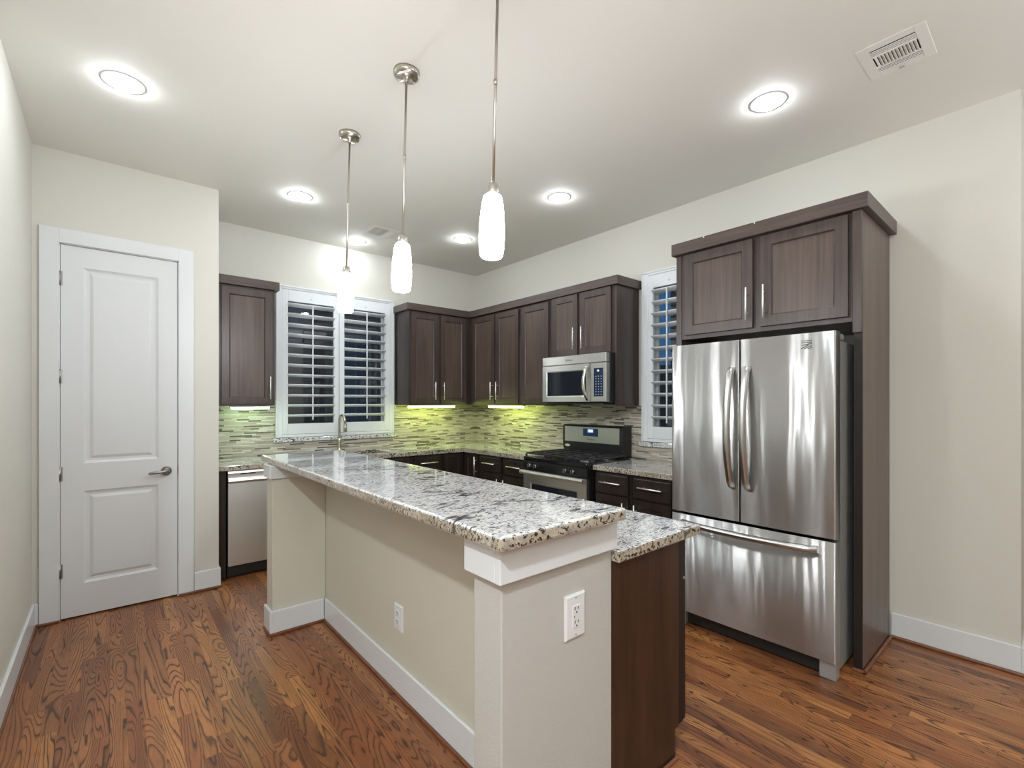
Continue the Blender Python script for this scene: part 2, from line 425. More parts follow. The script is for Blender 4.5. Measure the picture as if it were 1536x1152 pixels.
b.box(XL-.15, DX0, YD, YD+.12, 0, CZ); b.box(DX1, XD, YD, YD+.12, 0, CZ); b.box(DX0, DX1, YD, YD+.12, DZ, CZ)
struct('wall_pantry', b, 'wall')
struct('wall_pantry_side', B().box(XD-.12, XD, YD+.12, 0, 0, CZ), 'wall')
struct('wall_living_left', B().box(-6.75, -6.6, -9.2, -2.95, 0, CZ), 'wall')
struct('wall_living_rear', B().box(-6.6, 2.4, -9.35, -9.2, 0, CZ), 'wall')
struct('wall_living_right', B().box(2.4, 2.55, -9.2, YR+.15, 0, CZ), 'wall')

# baseboards and shoe moulding
def baseboard(name, segs, mat='white', parent=None):
    """segs: (x0,x1,y0,y1) footprints of boards, with an eased top."""
    b = B()
    for x0, x1, y0, y1 in segs: b.box(x0, x1, y0, y1, .016, .15, .003)
    return struct(name, b, mat, parent=parent)
def shoe(parent, segs):
    b = B()
    for x0, x1, y0, y1 in segs: b.box(x0, x1, y0, y1, 0, .018, .006, 2)
    return obj('shoe_moulding', b, 'shoe', parent)
bl = baseboard('baseboard_left', [(XL, XL+.015, -3.1, YD)]); shoe(bl, [(XL, XL+.024, -3.1, YD)])
bp = baseboard('baseboard_pantry', [(-3.965, -3.948, YD-.015, YD), (-3.124, XD+.012, YD-.015, YD), (XD, XD+.012, YD, -.63)])
shoe(bp, [(-3.975, -3.85, YD-.024, YD), (-3.22, XD+.02, YD-.024, YD)])
br = baseboard('baseboard_right', [(-.015, 0, YR, -4.255), (-.015, 1.0, YR-.015, YR)]); shoe(br, [(-.026, 0, YR-.026, -4.255), (0, 1.0, YR-.026, YR)])

# pantry door
d1 = bpy.data.objects.new('door_1', None); COL.objects.link(d1); d1.location = (-3.535, YD, 0); ORG['door_1'] = Vector((-3.535, YD, 0)); d1['kind'] = 'structure'
FB = lambda yf: (lambda u, v, wv: (u, yf - wv, v))           # faces the camera side, -y
FR = lambda xf: (lambda u, v, wv: (xf - wv, u, v))           # faces -x
FP = lambda xf: (lambda u, v, wv: (xf + wv, u, v))           # faces +x
mould = [(.004, .004), (.016, .011), (.030, .012), (.046, .004), (.050, .003)]
b = B().slab(FB(YD+.042), -3.846, -3.226, .012, 2.446, .038, [(-3.735, -3.338, .222, .832, mould), (-3.735, -3.338, 1.016, 2.312, mould)])
slab = obj('door_panel', b, 'white', d1)
for z in (.323, .954, 1.589, 2.225):
    h = B().cyl((-3.850, YD-.006, z-.045), (-3.850, YD-.006, z+.045), .0075, 10).box(-3.850, -3.836, YD-.004, YD+.004, z-.045, z+.045)
    obj('hinge', h, 'door_steel', d1)
b = B()
b.cyl((-3.292, YD+.004, .924), (-3.292, YD-.008, .924), .033, 24).cyl((-3.292, YD-.008, .924), (-3.292, YD-.016, .924), .028, 24, .020).cyl((-3.292, YD-.016, .924), (-3.292, YD-.05, .924), .010, 12)
b.tube([(-3.282, YD-.05, .924), (-3.315, YD-.054, .924), (-3.35, YD-.053, .922), (-3.388, YD-.048, .919), (-3.397, YD-.047, .918)], [.012, .012, .011, .010, .006], 12)
obj('lever_handle', b, 'door_steel', d1, None)
obj('strike_plate', B().box(-3.224, -3.219, YD-.004, YD+.02, .895, .955), 'nickel', d1)
b = B()
b.box(-3.945, DX0, YD-.018, YD, 0, 2.545, .002); b.box(DX1, -3.127, YD-.018, YD, 0, 2.545, .002); b.box(DX0, DX1, YD-.018, YD, DZ, 2.545, .002)
b.box(DX0, DX0+.004, YD, YD+.1, 0, DZ); b.box(DX1-.004, DX1, YD, YD+.1, 0, DZ); b.box(DX0, DX1, YD, YD+.1, DZ-.004, DZ)
struct('trim_1', b, 'white')
struct('wall_pantry_inner', B().box(DX0, DX1, YD+.11, YD+.12, .0, DZ), 'dark_slot')

# ------------------------------------------------------------------ windows
def window(name, F, u0, u1, flip):
    """F maps (u, v, w) with w outward into the room; u0..u1 outer casing."""
    e = bpy.data.objects.new(name, None); COL.objects.link(e); e['kind'] = 'structure'
    e.location = F((u0+u1)/2, 1.08, 0); ORG[name] = Vector(F((u0+u1)/2, 1.08, 0))
    def bx(b, a0, a1, c0, c1, w0, w1, bev=0):
        p, q = F(a0, c0, w0), F(a1, c1, w1); b.box(p[0], q[0], p[1], q[1], p[2], q[2], bev)
    fw = .058
    b = B()
    bx(b, u0, u0+fw, 1.076, 2.556, 0, .03, .004); bx(b, u1-fw, u1, 1.076, 2.556, 0, .03, .004)
    bx(b, u0+fw, u1-fw, 2.556-.034, 2.556, 0, .03, .004); bx(b, u0+fw, u1-fw, 1.076, 1.104, 0, .03, .004)
    bx(b, u0, u0+.014, 1.076, 2.556, .03, .038, .002); bx(b, u1-.014, u1, 1.076, 2.556, .03, .038, .002); bx(b, u0, u1, 2.542, 2.556, .03, .038, .002)
    obj('window_frame', b, 'white_shutter', e)
    b = B()
    s0, s1 = u0+fw, u1-fw
    bx(b, s0, s0+.035, 1.10, 2.53, -.11, -.07); bx(b, s1-.035, s1, 1.10, 2.53, -.11, -.07); bx(b, s0, s1, 1.10, 1.14, -.11, -.07); bx(b, s0, s1, 2.49, 2.53, -.11, -.07); 
    obj('sash', b, 'white_shutter', e)
    b = B(); bx(b, s0+.03, s1-.03, 1.13, 2.50, -.092, -.088); obj('window_pane', b, 'glass', e)
    return e, bx
w1, bx1 = window('window_1', FB(0), -2.392, -1.166, 1)
w2, bx2 = window('window_2', FR(0), -3.045, -2.514, 1)

def shutter(label, bx, F, u0, u1, rail, n=12, group='plantation shutter panels'):
    st, zo0, zo1 = .052, 1.210, 2.410
    t = thing('plantation_shutter', label, 'shutter', F((u0+u1)/2, 1.106, .0), group)
    b = B()
    bx(b, u0, u0+st, 1.107, 2.520, .002, .028, .002); bx(b, u1-st, u1, 1.107, 2.520, .002, .028, .002)
    bx(b, u0+st, u1-st, 1.107, zo0, .002, .028, .002); bx(b, u0+st, u1-st, zo1, 2.520, .002, .028, .002)
    obj('shutter_frame', b, 'white_shutter', t)
    b = B(); pitch = (zo1 - zo0 - .012) / n
    for k in range(n):
        z = zo0 + .016 + pitch*(k+.62); prof = []
        for i in range(12):                                      # elliptical blade, room edge tipped up a little
            a = 2*PI*i/12; p, q = .043*math.cos(a), .0105*math.sin(a)
            ca, sa = math.cos(math.radians(15)), math.sin(math.radians(15))
            prof.append((p*ca - q*sa + .013, p*sa + q*ca + z))
        b.skin([b.ring([F(u, zz, ww) for ww, zz in prof]) for u in (u0+st-.004, u1-st+.004)])
    obj('louvers', b, 'white_shutter', t)
    um = (u0+u1)/2 + rail
    b = B(); bx(b, um-.006, um+.006, zo0+.035, zo1-.025, .058, .070, .002); obj('tilt_rod', b, 'white_shutter', t)
    b = B(); bx(b, um-.008, um+.008, 2.445, 2.458, .028, .036, .002); obj('magnet_catch', b, 'white_plastic', t)
    return t
shutter('white louvered shutter panel in the sink window, next to the single wall cabinet', bx1, FB(0), -2.334, -1.786, 0)
shutter('white louvered shutter panel in the sink window, next to the corner wall cabinet', bx1, FB(0), -1.780, -1.224, .005)
shutter('narrow white louvered shutter in the window between range and fridge', bx2, FR(0), -2.987, -2.572, 0)
tag(obj('granite_window_sill', B().box(-2.415, -1.145, -.045, -.001, 1.034, 1.074, .004, 2), 'granite', None, (-1.78, -.02, 1.03)), 'speckled granite sill under the wide sink window', 'window sill')
tag(obj('granite_window_sill', B().box(-.045, -.001, -3.07, -2.49, 1.034, 1.074, .004, 2), 'granite', None, (-.02, -2.78, 1.03)), 'speckled granite sill under the narrow window by the fridge', 'window sill')

# outside at dusk: ground and neighbouring houses
struct('ground_outside', B().box(-12, 14, .16, 16, -.6, -.3).box(2.6, 14, -8, .16, -.6, -.3), 'soil')
nh = thing('neighbour_house', 'grey clapboard gabled house outside behind the sink window shutters', 'house', (1.0, 5.0, -.3))
EX, EZ, PX, PZ = -.98, 2.55, .25, 5.35                          # eave and peak of the gable
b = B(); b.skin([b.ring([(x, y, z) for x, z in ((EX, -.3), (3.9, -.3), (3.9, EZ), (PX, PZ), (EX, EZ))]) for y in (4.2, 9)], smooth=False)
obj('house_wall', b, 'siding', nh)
b = B(); k = (PZ-EZ)/(PX-EX); e_ = .12
b.skin([b.ring([(x, y, z) for x, z in ((EX-e_, EZ-e_*k+.02), (PX, PZ+.02), (3.9+e_, EZ-e_*k+.02), (3.9+e_, EZ-e_*k+.16), (PX, PZ+.18), (EX-e_, EZ-e_*k+.16))]) for y in (3.85, 9.2)], smooth=False)
obj('roof', b, 'roof', nh)
tag(obj('garden_fence', B().box(-5, -1.02, 3.7, 3.76, -.3, 2.45), 'siding', None, (-3, 3.7, -.3)), 'tall grey board fence outside, left part of the sink window', 'fence')
def house_window(x0, x1, z0, z1, y=4.2):
    b = B(); b.box(x0, x1, y-.04, y-.005, z0, z0+.06); b.box(x0, x1, y-.04, y-.005, z1-.06, z1); b.box(x0, x0+.06, y-.04, y-.005, z0, z1); b.box(x1-.06, x1, y-.04, y-.005, z0, z1)
    f = obj('window', b, 'grey_metal', nh); obj('pane', B().box(x0+.05, x1-.05, y-.02, y-.006, z0+.05, z1-.05), 'sky_tinted_pane', f)
house_window(-.30, .42, .6, 2.9); house_window(.95, 2.0, .2, 2.9)
pl = bpy.data.lights.new('siding_fill', 'POINT'); pl.energy = 90; pl.color = (1, .93, .85); pl.shadow_soft_size = .1  # unseen light added outside to brighten the neighbour's siding
po = bpy.data.objects.new('siding_fill', pl); COL.objects.link(po); po.location = (-3.2, 1.6, 2.6)
sh = thing('neighbour_house', 'dark clapboard house seen outside through the narrow shutter', 'house', (6.0, -1.5, -.3))
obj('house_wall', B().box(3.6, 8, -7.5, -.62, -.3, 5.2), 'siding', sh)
obj('gable_wall', B().box(5.2, 9, .05, 3.4, -.3, 2.2), 'siding', sh)
obj('roof', B().box(3.4, 8.3, -7.7, -.45, 5.2, 5.45), 'roof', sh)

# ------------------------------------------------------------------ tiled backsplash
tag(obj('tile_backsplash', B().box(XD+.001, -1.165, -.009, -.0005, .916, 1.033).box(XD+.001, -2.394, -.009, -.0005, 1.033, 1.389).box(-1.165, -.010, -.009, -.0005, .916, 1.389), 'tile_x', None, (-1.5, 0, .915)),
    'thin strip mosaic backsplash around the sink window', 'backsplash')
tag(obj('tile_backsplash', B().box(-.009, -.0005, -2.512, -.0005, .916, 1.389).box(-.009, -.0005, -3.178, -2.512, .916, 1.033), 'tile_y', None, (0, -1.5, .915)),
    'thin strip mosaic backsplash behind the gas range', 'backsplash')

# ------------------------------------------------------------------ cabinets
def bar(F, u, v, L, vertical, w0):
    """bar pull on the plane w0: rod plus two posts."""
    b = B(); h = L/2; k = .30*L
    if vertical:
        b.cyl(F(u, v-h, w0+.032), F(u, v+h, w0+.032), .0058, 12)
        for s in (-1, 1): b.cyl(F(u, v+s*k, w0-.001), F(u, v+s*k, w0+.032), .0042, 8)
    else:
        b.cyl(F(u-h, v, w0+.032), F(u+h, v, w0+.032), .0058, 12)
        for s in (-1, 1): b.cyl(F(u+s*k, v, w0-.001), F(u+s*k, v, w0+.032), .0042, 8)
    return b
SH = [(.002, .004), (.008, .009)]
def door(parent, F, u0, u1, v0, v1, hnd=None, mat='wood', st=.057, name='door'):
    d = obj(name, B(1).slab(F, u0, u1, v0, v1, .019, [(u0+st, u1-st, v0+st, v1-st, SH)], .001), mat, parent)
    d.data.materials.append(M['wood_field'] if mat == 'wood' else M[mat])
    if hnd: obj('handle', bar(F, hnd[0], hnd[1], .20, hnd[2] if len(hnd) > 2 else True, .02), 'pull', d)
    return d
def drawer(parent, F, u0, u1, v0, v1, handle=True, mat='wood_base', L=.20):
    d = obj('drawer' if handle else 'false_drawer_front', B().slab(F, u0, u1, v0, v1, .019, [(u0+.012, u1-.012, v0+.012, v1-.012, [(.004, -.002)])], .001), mat, parent)
    if handle: obj('handle', bar(F, (u0+u1)/2, (v0+v1)/2+.006, L, False, .02), 'pull', d)
    return d
FBK, FRT = FB(-.33), FR(-.33)
Z0, Z1 = 1.39, 2.42
c = thing('wall_cabinet', 'single-door dark wood wall cabinet between pantry wall and sink window', 'cabinet', (-2.72, -.16, Z0))
obj('cabinet_body', B().box(XD+.002, -2.475, -.33, -.001, Z0, Z1, .002), 'wood_frame', c)
door(c, FBK, -2.890, -2.500, 1.405, 2.400, (-2.522, 1.547))
obj('crown', B().box(XD+.002, -2.442, -.362, -.001, Z1+.001, 2.495, .002), 'wood_h', c)
c = thing('wall_cabinet', 'two-door dark wood wall cabinet beside the sink window, in the corner', 'cabinet', (-.74, -.16, Z0))
obj('cabinet_body', B().box(-1.145, -.001, -.33, -.010, Z0, Z1, .002), 'wood_frame', c)
door(c, FBK, -1.122, -.777, 1.405, 2.400, (-.835, 1.547)); door(c, FBK, -.745, -.400, 1.405, 2.400, (-.722, 1.547))
c = thing('wall_cabinet', 'two-door dark wood wall cabinet on the range wall, next to the corner', 'cabinet', (-.16, -.8, Z0))
obj('cabinet_body', B().box(-.33, -.010, -1.237, -.333, Z0, Z1, .002), 'wood_frame', c)
door(c, FRT, -.812, -.402, 1.405, 2.400, (-.785, 1.547)); door(c, FRT, -1.222, -.842, 1.405, 2.400, (-.885, 1.547))
c = thing('wall_cabinet', 'tall single-door dark wood wall cabinet just left of the microwave', 'cabinet', (-.16, -1.46, Z0))
obj('cabinet_body', B().box(-.33, -.010, -1.685, -1.240, Z0, Z1, .002), 'wood_frame', c)
door(c, FRT, -1.665, -1.266, 1.405, 2.400, (-1.64, 1.547))
c = thing('wall_cabinet', 'short two-door dark wood wall cabinet mounted over the microwave', 'cabinet', (-.16, -2.07, Z0))
obj('cabinet_body', B().box(-.33, -.010, -2.452, -1.688, 1.846, Z1, .002), 'wood_frame', c)
obj('side_panel', B().box(-.332, -.010, -2.470, -2.4535, Z0, Z1, .001), 'wood', c)
door(c, FRT, -2.040, -1.722, 1.858, 2.415, (-2.013, 2.005)); door(c, FRT, -2.420, -2.070, 1.858, 2.415, (-2.112, 2.005))
tag(obj('crown_moulding', B().prism([(-1.178, -.010), (-1.178, -.362), (-.362, -.362), (-.362, -2.50), (-.010, -2.50), (-.010, -.010)], Z1+.001, 2.495, .002, 1), 'wood_h', None, (-.6, -.2, Z1)),
    'flat dark wood crown running along the corner wall cabinets', 'crown moulding')

# base cabinets
FBB, FRB = FB(-.60), FR(-.60)
def base(label, body, loc, kick):
    c = thing('base_cabinet', label, 'cabinet', loc)
    obj('cabinet_body', B().box(*body, .10, .872, .002), 'wood_base', c)
    obj('toe_kick', B().box(*kick, 0, .0995), 'black_plastic', c)
    return c
tag(obj('filler_panel', B().box(XD+.014, -2.900, -.60, -.58, .018, .883, .001), 'wood_base', None, (-2.93, -.6, 0)), 'dark wood filler strip between pantry wall and dishwasher', 'filler panel')
c = thing('base_cabinet', 'dark sink base cabinet below the wide window', 'cabinet', (-1.77, -.3, 0))
obj('cabinet_body', B().box(-2.283, -1.262, -.598, -.012, .10, .680, .002), 'wood_base', c)
obj('face_rail', B().box(-2.283, -1.262, -.598, -.545, .6805, .872), 'wood_base', c)
obj('toe_kick', B().box(-2.283, -1.262, -.53, -.50, 0, .0995), 'black_plastic', c)
for u0, u1 in ((-2.26, -1.785), (-1.755, -1.285)):
    drawer(c, FBB, u0, u1, .705, .862, False); door(c, FBB, u0, u1, .115, .692, ((u1-.03) if u0 < -2 else (u0+.03), .56), 'wood_base')
c = base('dark base cabinet with one drawer, between sink and corner', (-1.260, -.896, -.598, -.012), (-1.08, -.3, 0), (-1.26, -.896, -.53, -.50))
drawer(c, FBB, -1.235, -.910, .705, .862); door(c, FBB, -1.235, -.910, .115, .692, (-.94, .55), 'wood_base')
c = thing('base_cabinet', 'dark corner base cabinet with two doors meeting at right angles', 'cabinet', (-.45, -.45, 0))
obj('cabinet_body', B().prism([(-.894, -.012), (-.894, -.598), (-.598, -.598), (-.598, -.894), (-.012, -.894), (-.012, -.012)], .10, .872), 'wood_base', c)
obj('toe_kick', B().prism([(-.894, -.5), (-.894, -.53), (-.53, -.53), (-.53, -.894), (-.5, -.894), (-.5, -.5)], 0, .0995), 'black_plastic', c)
door(c, FBB, -.880, -.645, .115, .862, None, 'wood_base', .045); door(c, FRB, -.878, -.645, .115, .862, (-.855, .74), 'wood_base', .045)
c = base('dark base cabinet with drawer over door, beside the corner cabinet on the range wall', (-.598, -.012, -1.282, -.896), (-.3, -1.09, 0), (-.53, -.50, -1.282, -.896))
drawer(c, FRB, -1.266, -.918, .705, .862); door(c, FRB, -1.266, -.918, .115, .692, (-1.235, .55), 'wood_base')
c = base('dark base cabinet with drawer over door, just left of the gas range', (-.598, -.012, -1.676, -1.284), (-.3, -1.48, 0), (-.53, -.50, -1.676, -1.284))
drawer(c, FRB, -1.662, -1.304, .705, .862); door(c, FRB, -1.662, -1.304, .115, .692, (-1.335, .55), 'wood_base')
c = base('dark base cabinet with drawer over door, just right of the gas range', (-.598, -.012, -2.812, -2.460), (-.3, -2.63, 0), (-.53, -.50, -2.812, -2.460))
drawer(c, FRB, -2.790, -2.478, .705, .862); door(c, FRB, -2.790, -2.478, .115, .692, (-2.758, .555), 'wood_base')
c = base('dark base cabinet with drawer over door, touching the fridge enclosure', (-.598, -.012, -3.176, -2.814), (-.3, -3.0, 0), (-.53, -.50, -3.176, -2.814))
drawer(c, FRB, -3.150, -2.834, .705, .862); door(c, FRB, -3.150, -2.834, .115, .692, (-2.864, .555), 'wood_base')

# worktops
b = B()
SX0, SX1, SY0, SY1 = -2.14, -1.44, -.52, -.14
zt0, zt1 = .875, .915
b.box(XD+.002, SX0, -.632, -.010, zt0, zt1, .004, 2); b.box(SX0, SX1, -.632, SY0, zt0, zt1); b.box(SX0, SX1, SY1, -.010, zt0, zt1)
b.prism([(SX1, -.010), (SX1, -.632), (-.632, -.632), (-.632, -1.678), (-.010, -1.678), (-.010, -.010)], zt0, zt1, .003, 2)
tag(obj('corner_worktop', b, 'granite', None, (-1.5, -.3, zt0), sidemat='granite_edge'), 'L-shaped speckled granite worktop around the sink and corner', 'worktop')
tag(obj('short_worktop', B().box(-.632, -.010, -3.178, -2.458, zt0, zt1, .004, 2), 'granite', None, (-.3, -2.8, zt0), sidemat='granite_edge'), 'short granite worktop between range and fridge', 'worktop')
s = thing('kitchen_sink', 'stainless undermount sink below the wide window', 'sink', (-1.79, -.33, .70))
b = B(); b.box(SX0-.012, SX0, SY0-.012, SY1+.012, .70, .874); b.box(SX1, SX1+.012, SY0-.012, SY1+.012, .70, .874); b.box(SX0, SX1, SY0-.012, SY0, .70, .874); b.box(SX0, SX1, SY1, SY1+.012, .70, .874); b.box(SX0-.012, SX1+.012, SY0-.012, SY1+.012, .688, .70)
obj('basin', b, 'steel_plain', s); obj('drain', B().cyl((-1.79, -.33, .700), (-1.79, -.33, .704), .04, 20), 'chrome', s)
f = thing('kitchen_faucet', 'tall brushed nickel gooseneck faucet under the sink window', 'faucet', (-1.803, -.085, .915))
obj('base', B().lathe(-1.803, -.085, [(.028, .915), (.027, .922), (.022, .93), (.020, .96), (.019, 1.03), (.016, 1.06)], 20), 'nickel', f)
pts = [(-1.803, -.085, 1.05), (-1.803, -.085, 1.22)] + [(-1.803+.002*k, -.085-.048*(1-math.cos(PI*k/10)), 1.235+.052*math.sin(PI*k/10)) for k in range(0, 11)]
pts += [(-1.780, -.182, 1.20)]
obj('spout', B().tube(pts, .0125, 12), 'nickel', f)
obj('spray_head', B().tube([(-1.780, -.182, 1.205), (-1.779, -.184, 1.17), (-1.778, -.186, 1.12)], [.014, .016, .019], 14), 'nickel', f)
obj('lever', B().tube([(-1.783, -.085, .985), (-1.755, -.088, 1.0), (-1.715, -.095, 1.015)], [.009, .007, .005], 10), 'nickel', f)

# ------------------------------------------------------------------ dishwasher
t = thing('dishwasher', 'stainless dishwasher next to the pantry wall', 'dishwasher', (-2.59, -.3, 0))
obj('tub', B().box(-2.888, -2.292, -.575, -.03, .02, .868), 'black_plastic', t)
F = FB(-.578)
obj('door_panel', B().box(-2.886, -2.294, -.608, -.578, .105, .775, .006, 2), 'steel_dw', t)
prof = [(-.578, .868), (-.606, .868), (-.612, .85), (-.607, .825), (-.606, .812), (-.630, .802), (-.634, .79), (-.628, .778), (-.578, .778)]
obj('handle_fascia', B().extrude_profile(prof, 'x', -2.886, -2.294), 'steel_dw', t)
obj('vent_slot', B().box(-2.80, -2.69, -.616, -.606, .838, .846), 'dark_slot', t)
obj('toe_kick', B().box(-2.886, -2.294, -.545, -.52, .0, .10), 'black_plastic', t)

# ------------------------------------------------------------------ gas range
RY0, RY1 = -2.449, -1.684
t = thing('gas_range', 'black and stainless freestanding gas range in the right-hand counter', 'range', (-.35, -2.07, 0))
obj('body', B().box(-.655, -.015, RY0, RY1, .05, .885, .003), 'black_gloss', t)
obj('cooktop', B().box(-.690, -.10, RY0, RY1, .886, .926, .008, 2), 'black_gloss', t)
b = B(); b.skin([b.ring([(x, y, z) for x, z in ((-.655, .806), (-.690, .806), (-.682, .885), (-.655, .885))]) for y in (RY0, RY1)], smooth=False)
obj('control_panel', b, 'black_gloss', t)
for y in (-1.775, -1.850, -2.215, -2.300):
    k = B().cyl((-.685, y, .846), (-.712, y, .846), .019, 18, .017).box(-.722, -.712, y-.004, y+.004, .829, .863, .002)
    obj('knob', k, 'knob_metal', t)
od = obj('oven_door', B().slab(FR(-.655), RY0+.004, RY1-.004, .26, .800, .036, [(RY0+.10, RY1-.10, .38, .692, [(.003, .003), (.012, .004)])], .001), 'steel_plain', t)
obj('oven_window', B().slab(FR(-.688), RY0+.112, RY1-.112, .392, .682, .002), 'dark_glass', od)
hb = B()
hb.skin([hb.ring([(x, y, z) for x, z in ((-.722, .764), (-.738, .768), (-.742, .785), (-.738, .802), (-.722, .804))]) for y in (RY0+.012, RY1-.0)], smooth=False)
for y in (RY0+.05, RY1-.05): hb.box(-.725, -.689, y-.012, y+.012, .775, .795)
obj('handle', hb, 'pull', od)
obj('storage_drawer', B().box(-.690, -.656, RY0+.004, RY1-.004, .06, .25, .004), 'steel_plain', t)
for k, (yc, ) in enumerate([(-1.81,), (-2.067,), (-2.324,)]):
    g = B(); y0, y1 = yc-.122, yc+.122; x0, x1 = -.655, -.185; z = .944
    for x in (x0, x1): g.box(x-.006, x+.006, y0, y1, z, z+.014, .002)
    for y in (y0, y1, yc): g.box(x0, x1, y-.006, y+.006, z, z+.014, .002)
    for x in (x0+.115, (x0+x1)/2, x1-.115): g.box(x-.005, x+.005, y0, y1, z, z+.014, .002)
    for x in (x0, x1):
        for y in (y0, y1): g.box(x-.007, x+.007, y-.007, y+.007, .9262, z)
    obj('burner_grate', g, 'iron', t)
for x, y, r in ((-.54, -1.81, .045), (-.30, -1.81, .036), (-.42, -2.067, .05), (-.54, -2.324, .05), (-.30, -2.324, .036)):
    bn = obj('burner', B().cyl((x, y, .9262), (x, y, .932), r+.012, 22), 'grey_metal', t)
    obj('burner_cap', B().lathe(x, y, [(r, .932), (r, .938), (r*.85, .942), (.004, .943)], 22), 'iron', bn)
# backguard
b = B(); b.skin([b.ring([(x, y, z) for x, z in ((-.098, .9265), (-.135, .9265), (-.150, 1.03), (-.150, 1.185), (-.130, 1.203), (-.02, 1.203), (-.02, .9265))]) for y in (-2.398, -1.676)], smooth=False)
bgd = obj('backguard', b, 'black_plastic', t)
obj('control_fascia', B().box(-.1545, -.1505, -2.364, -1.705, 1.040, 1.186, .001), 'steel_plain', bgd)
obj('keypad', B().box(-.1565, -.1546, -2.125, -1.945, 1.100, 1.172), 'navy_glass', bgd)
obj('clock_display', B().box(-.1572, -.1566, -2.068, -2.003, 1.135, 1.165), 'display', bgd)
obj('clock_digits', text_mesh('12:00', .02, lambda u, v, wv: (-.1573 - wv, -2.036 - u, 1.150 + v)), 'digit', bgd)
obj('maker_lettering', text_mesh('Whirlpool', .022, lambda u, v, wv: (-.1546 - wv, -2.036 - u, 1.070 + v)), 'logo_grey', bgd)
b = B(); b.skin([b.ring([(-.1405 - d + .0, -1.735 + .034*math.cos(2*PI*k/20), .998 + .013*math.sin(2*PI*k/20)) for k in range(20)]) for d in (0, .008)], smooth=False)
obj('oval_badge', b, 'pull', bgd)

# ------------------------------------------------------------------ microwave
t = thing('microwave', 'stainless over-the-range microwave with black window', 'microwave', (-.22, -2.07, 1.41))
MY0, MY1 = -2.449, -1.690
obj('casing', B().box(-.398, -.012, MY0, MY1, 1.415, 1.842, .003), 'black_plastic', t)
obj('vent_grille', B().box(-.450, -.399, MY0, MY1, 1.762, 1.842, .004), 'steel_plain', t)
obj('maker_lettering', text_mesh('Whirlpool', .020, lambda u, v, wv: (-.4502 - wv, -2.03 - u, 1.80 + v)), 'logo_grey', t)
dr = obj('door', B().slab(FR(-.399), MY0+.175, MY1, 1.425, 1.757, .05, [(MY0+.215, MY1-.055, 1.472, 1.706, [(.004, .003), (.006, .004)])], .0), 'steel_plain', t)
obj('door_window', B().slab(FR(-.4445), MY0+.222, MY1-.062, 1.479, 1.699, .0012), 'dark_glass', dr)
hp = [(-.449 - .038*math.sin(PI*k/12)**.8 if 0 < k < 12 else -.448, MY0+.202 + .018*math.sin(PI*k/12), 1.435 + .312*k/12) for k in range(13)]
hb = B(); hb.skin([hb.ring([(x-.005, y-.015, z), (x-.009, y-.006, z), (x-.009, y+.006, z), (x-.005, y+.015, z), (x+.004, y+.015, z), (x+.004, y-.015, z)]) for x, y, z in hp])
obj('handle', hb, 'chrome', dr)
pn = obj('control_panel', B().box(-.449, -.399, MY0, MY0+.172, 1.425, 1.757, .003), 'steel_plain', t)
obj('keypad', B().box(-.4505, -.4491, MY0+.030, MY0+.130, 1.470, 1.712), 'navy_glass', pn)
b = B()
for r in range(8):
    for c_ in range(3): b.box(-.4510, -.4506, MY0+.045+c_*.028, MY0+.055+c_*.028, 1.485+r*.022, 1.491+r*.022)
obj('key_marks', b, 'key_print', pn)
obj('clock_digit', B().box(-.4511, -.4506, MY0+.074, MY0+.090, 1.684, 1.694), 'digit', pn)
obj('underside_vent', B().box(-.43, -.05, MY0+.04, MY1-.04, 1.402, 1.414), 'dark_slot', t)

# ------------------------------------------------------------------ under-cabinet lights
def tube_light(label, x0, x1, y0, y1, mat):
    t = thing('under_cabinet_light', label, 'light', ((x0+x1)/2, (y0+y1)/2, Z0), 'under cabinet strip lights')
    obj('fixture_housing', B().box(x0-.008, x1+.008, y0-.008, y1+.008, 1.378, 1.3895), 'white_plastic', t)
    obj('glowing_diffuser', B().box(x0, x1, y0, y1, 1.358, 1.3778, .005, 2), mat, t)
tube_light('glowing strip light under the single wall cabinet', -2.79, -2.485, -.20, -.15, 'tube_mint')
tube_light('glowing strip light under the wall cabinet beside the sink window', -1.075, -.48, -.235, -.185, 'tube_green')
tube_light('glowing strip light under the wall cabinet left of the range', -.235, -.185, -1.13, -.56, 'tube_green')

# ------------------------------------------------------------------ refrigerator enclosure
t = thing('refrigerator_cabinet', 'tall dark wood enclosure with two doors above the fridge', 'cabinet', (-.3, -3.71, 0))
obj('side_panel', B().box(-.600, -.001, -3.220, -3.180, .001, 2.430, .0015), 'wood', t)
obj('side_panel', B().box(-.600, -.030, -4.250, -4.210, .019, 2.430, .0015), 'wood_side', t)
obj('dark_front_strip', B().box(-.6025, -.6003, -4.249, -4.211, .019, 1.785), 'wood_edge', t)  # darker strip along the panel's front edge, below the stile
obj('wall_scribe', B().box(-.029, -.001, -4.246, -4.210, .001, 2.430), 'wood_edge', t)
obj('cabinet_box', B().box(-.596, -.001, -4.2095, -3.2205, 1.850, 2.430), 'wood_frame', t)
obj('side_stile', B().box(-.622, -.6005, -4.252, -4.208, 1.786, 2.430, .003), 'wood', t)
FF = FR(-.600)
door(t, FF, -3.698, -3.250, 1.878, 2.420, (-3.672, 2.022), 'wood', .060); door(t, FF, -4.188, -3.746, 1.878, 2.420, (-3.772, 2.022), 'wood', .060)
obj('crown', B().box(-.640, -.001, -4.282, -3.165, 2.431, 2.510, .002), 'wood_h', t)
for y, z in ((-3.40, 2.505), (-3.72, 2.506)): obj('chip', B().box(-.6415, -.6395, y-.003, y+.004, z-.006, z+.004), 'white_plastic', t)
obj('shoe_moulding', B().box(-.62, -.027, -4.268, -4.2505, 0, .018, .005, 2).box(-.62, -.6005, -4.268, -4.205, 0, .018, .005, 2), 'shoe', t)

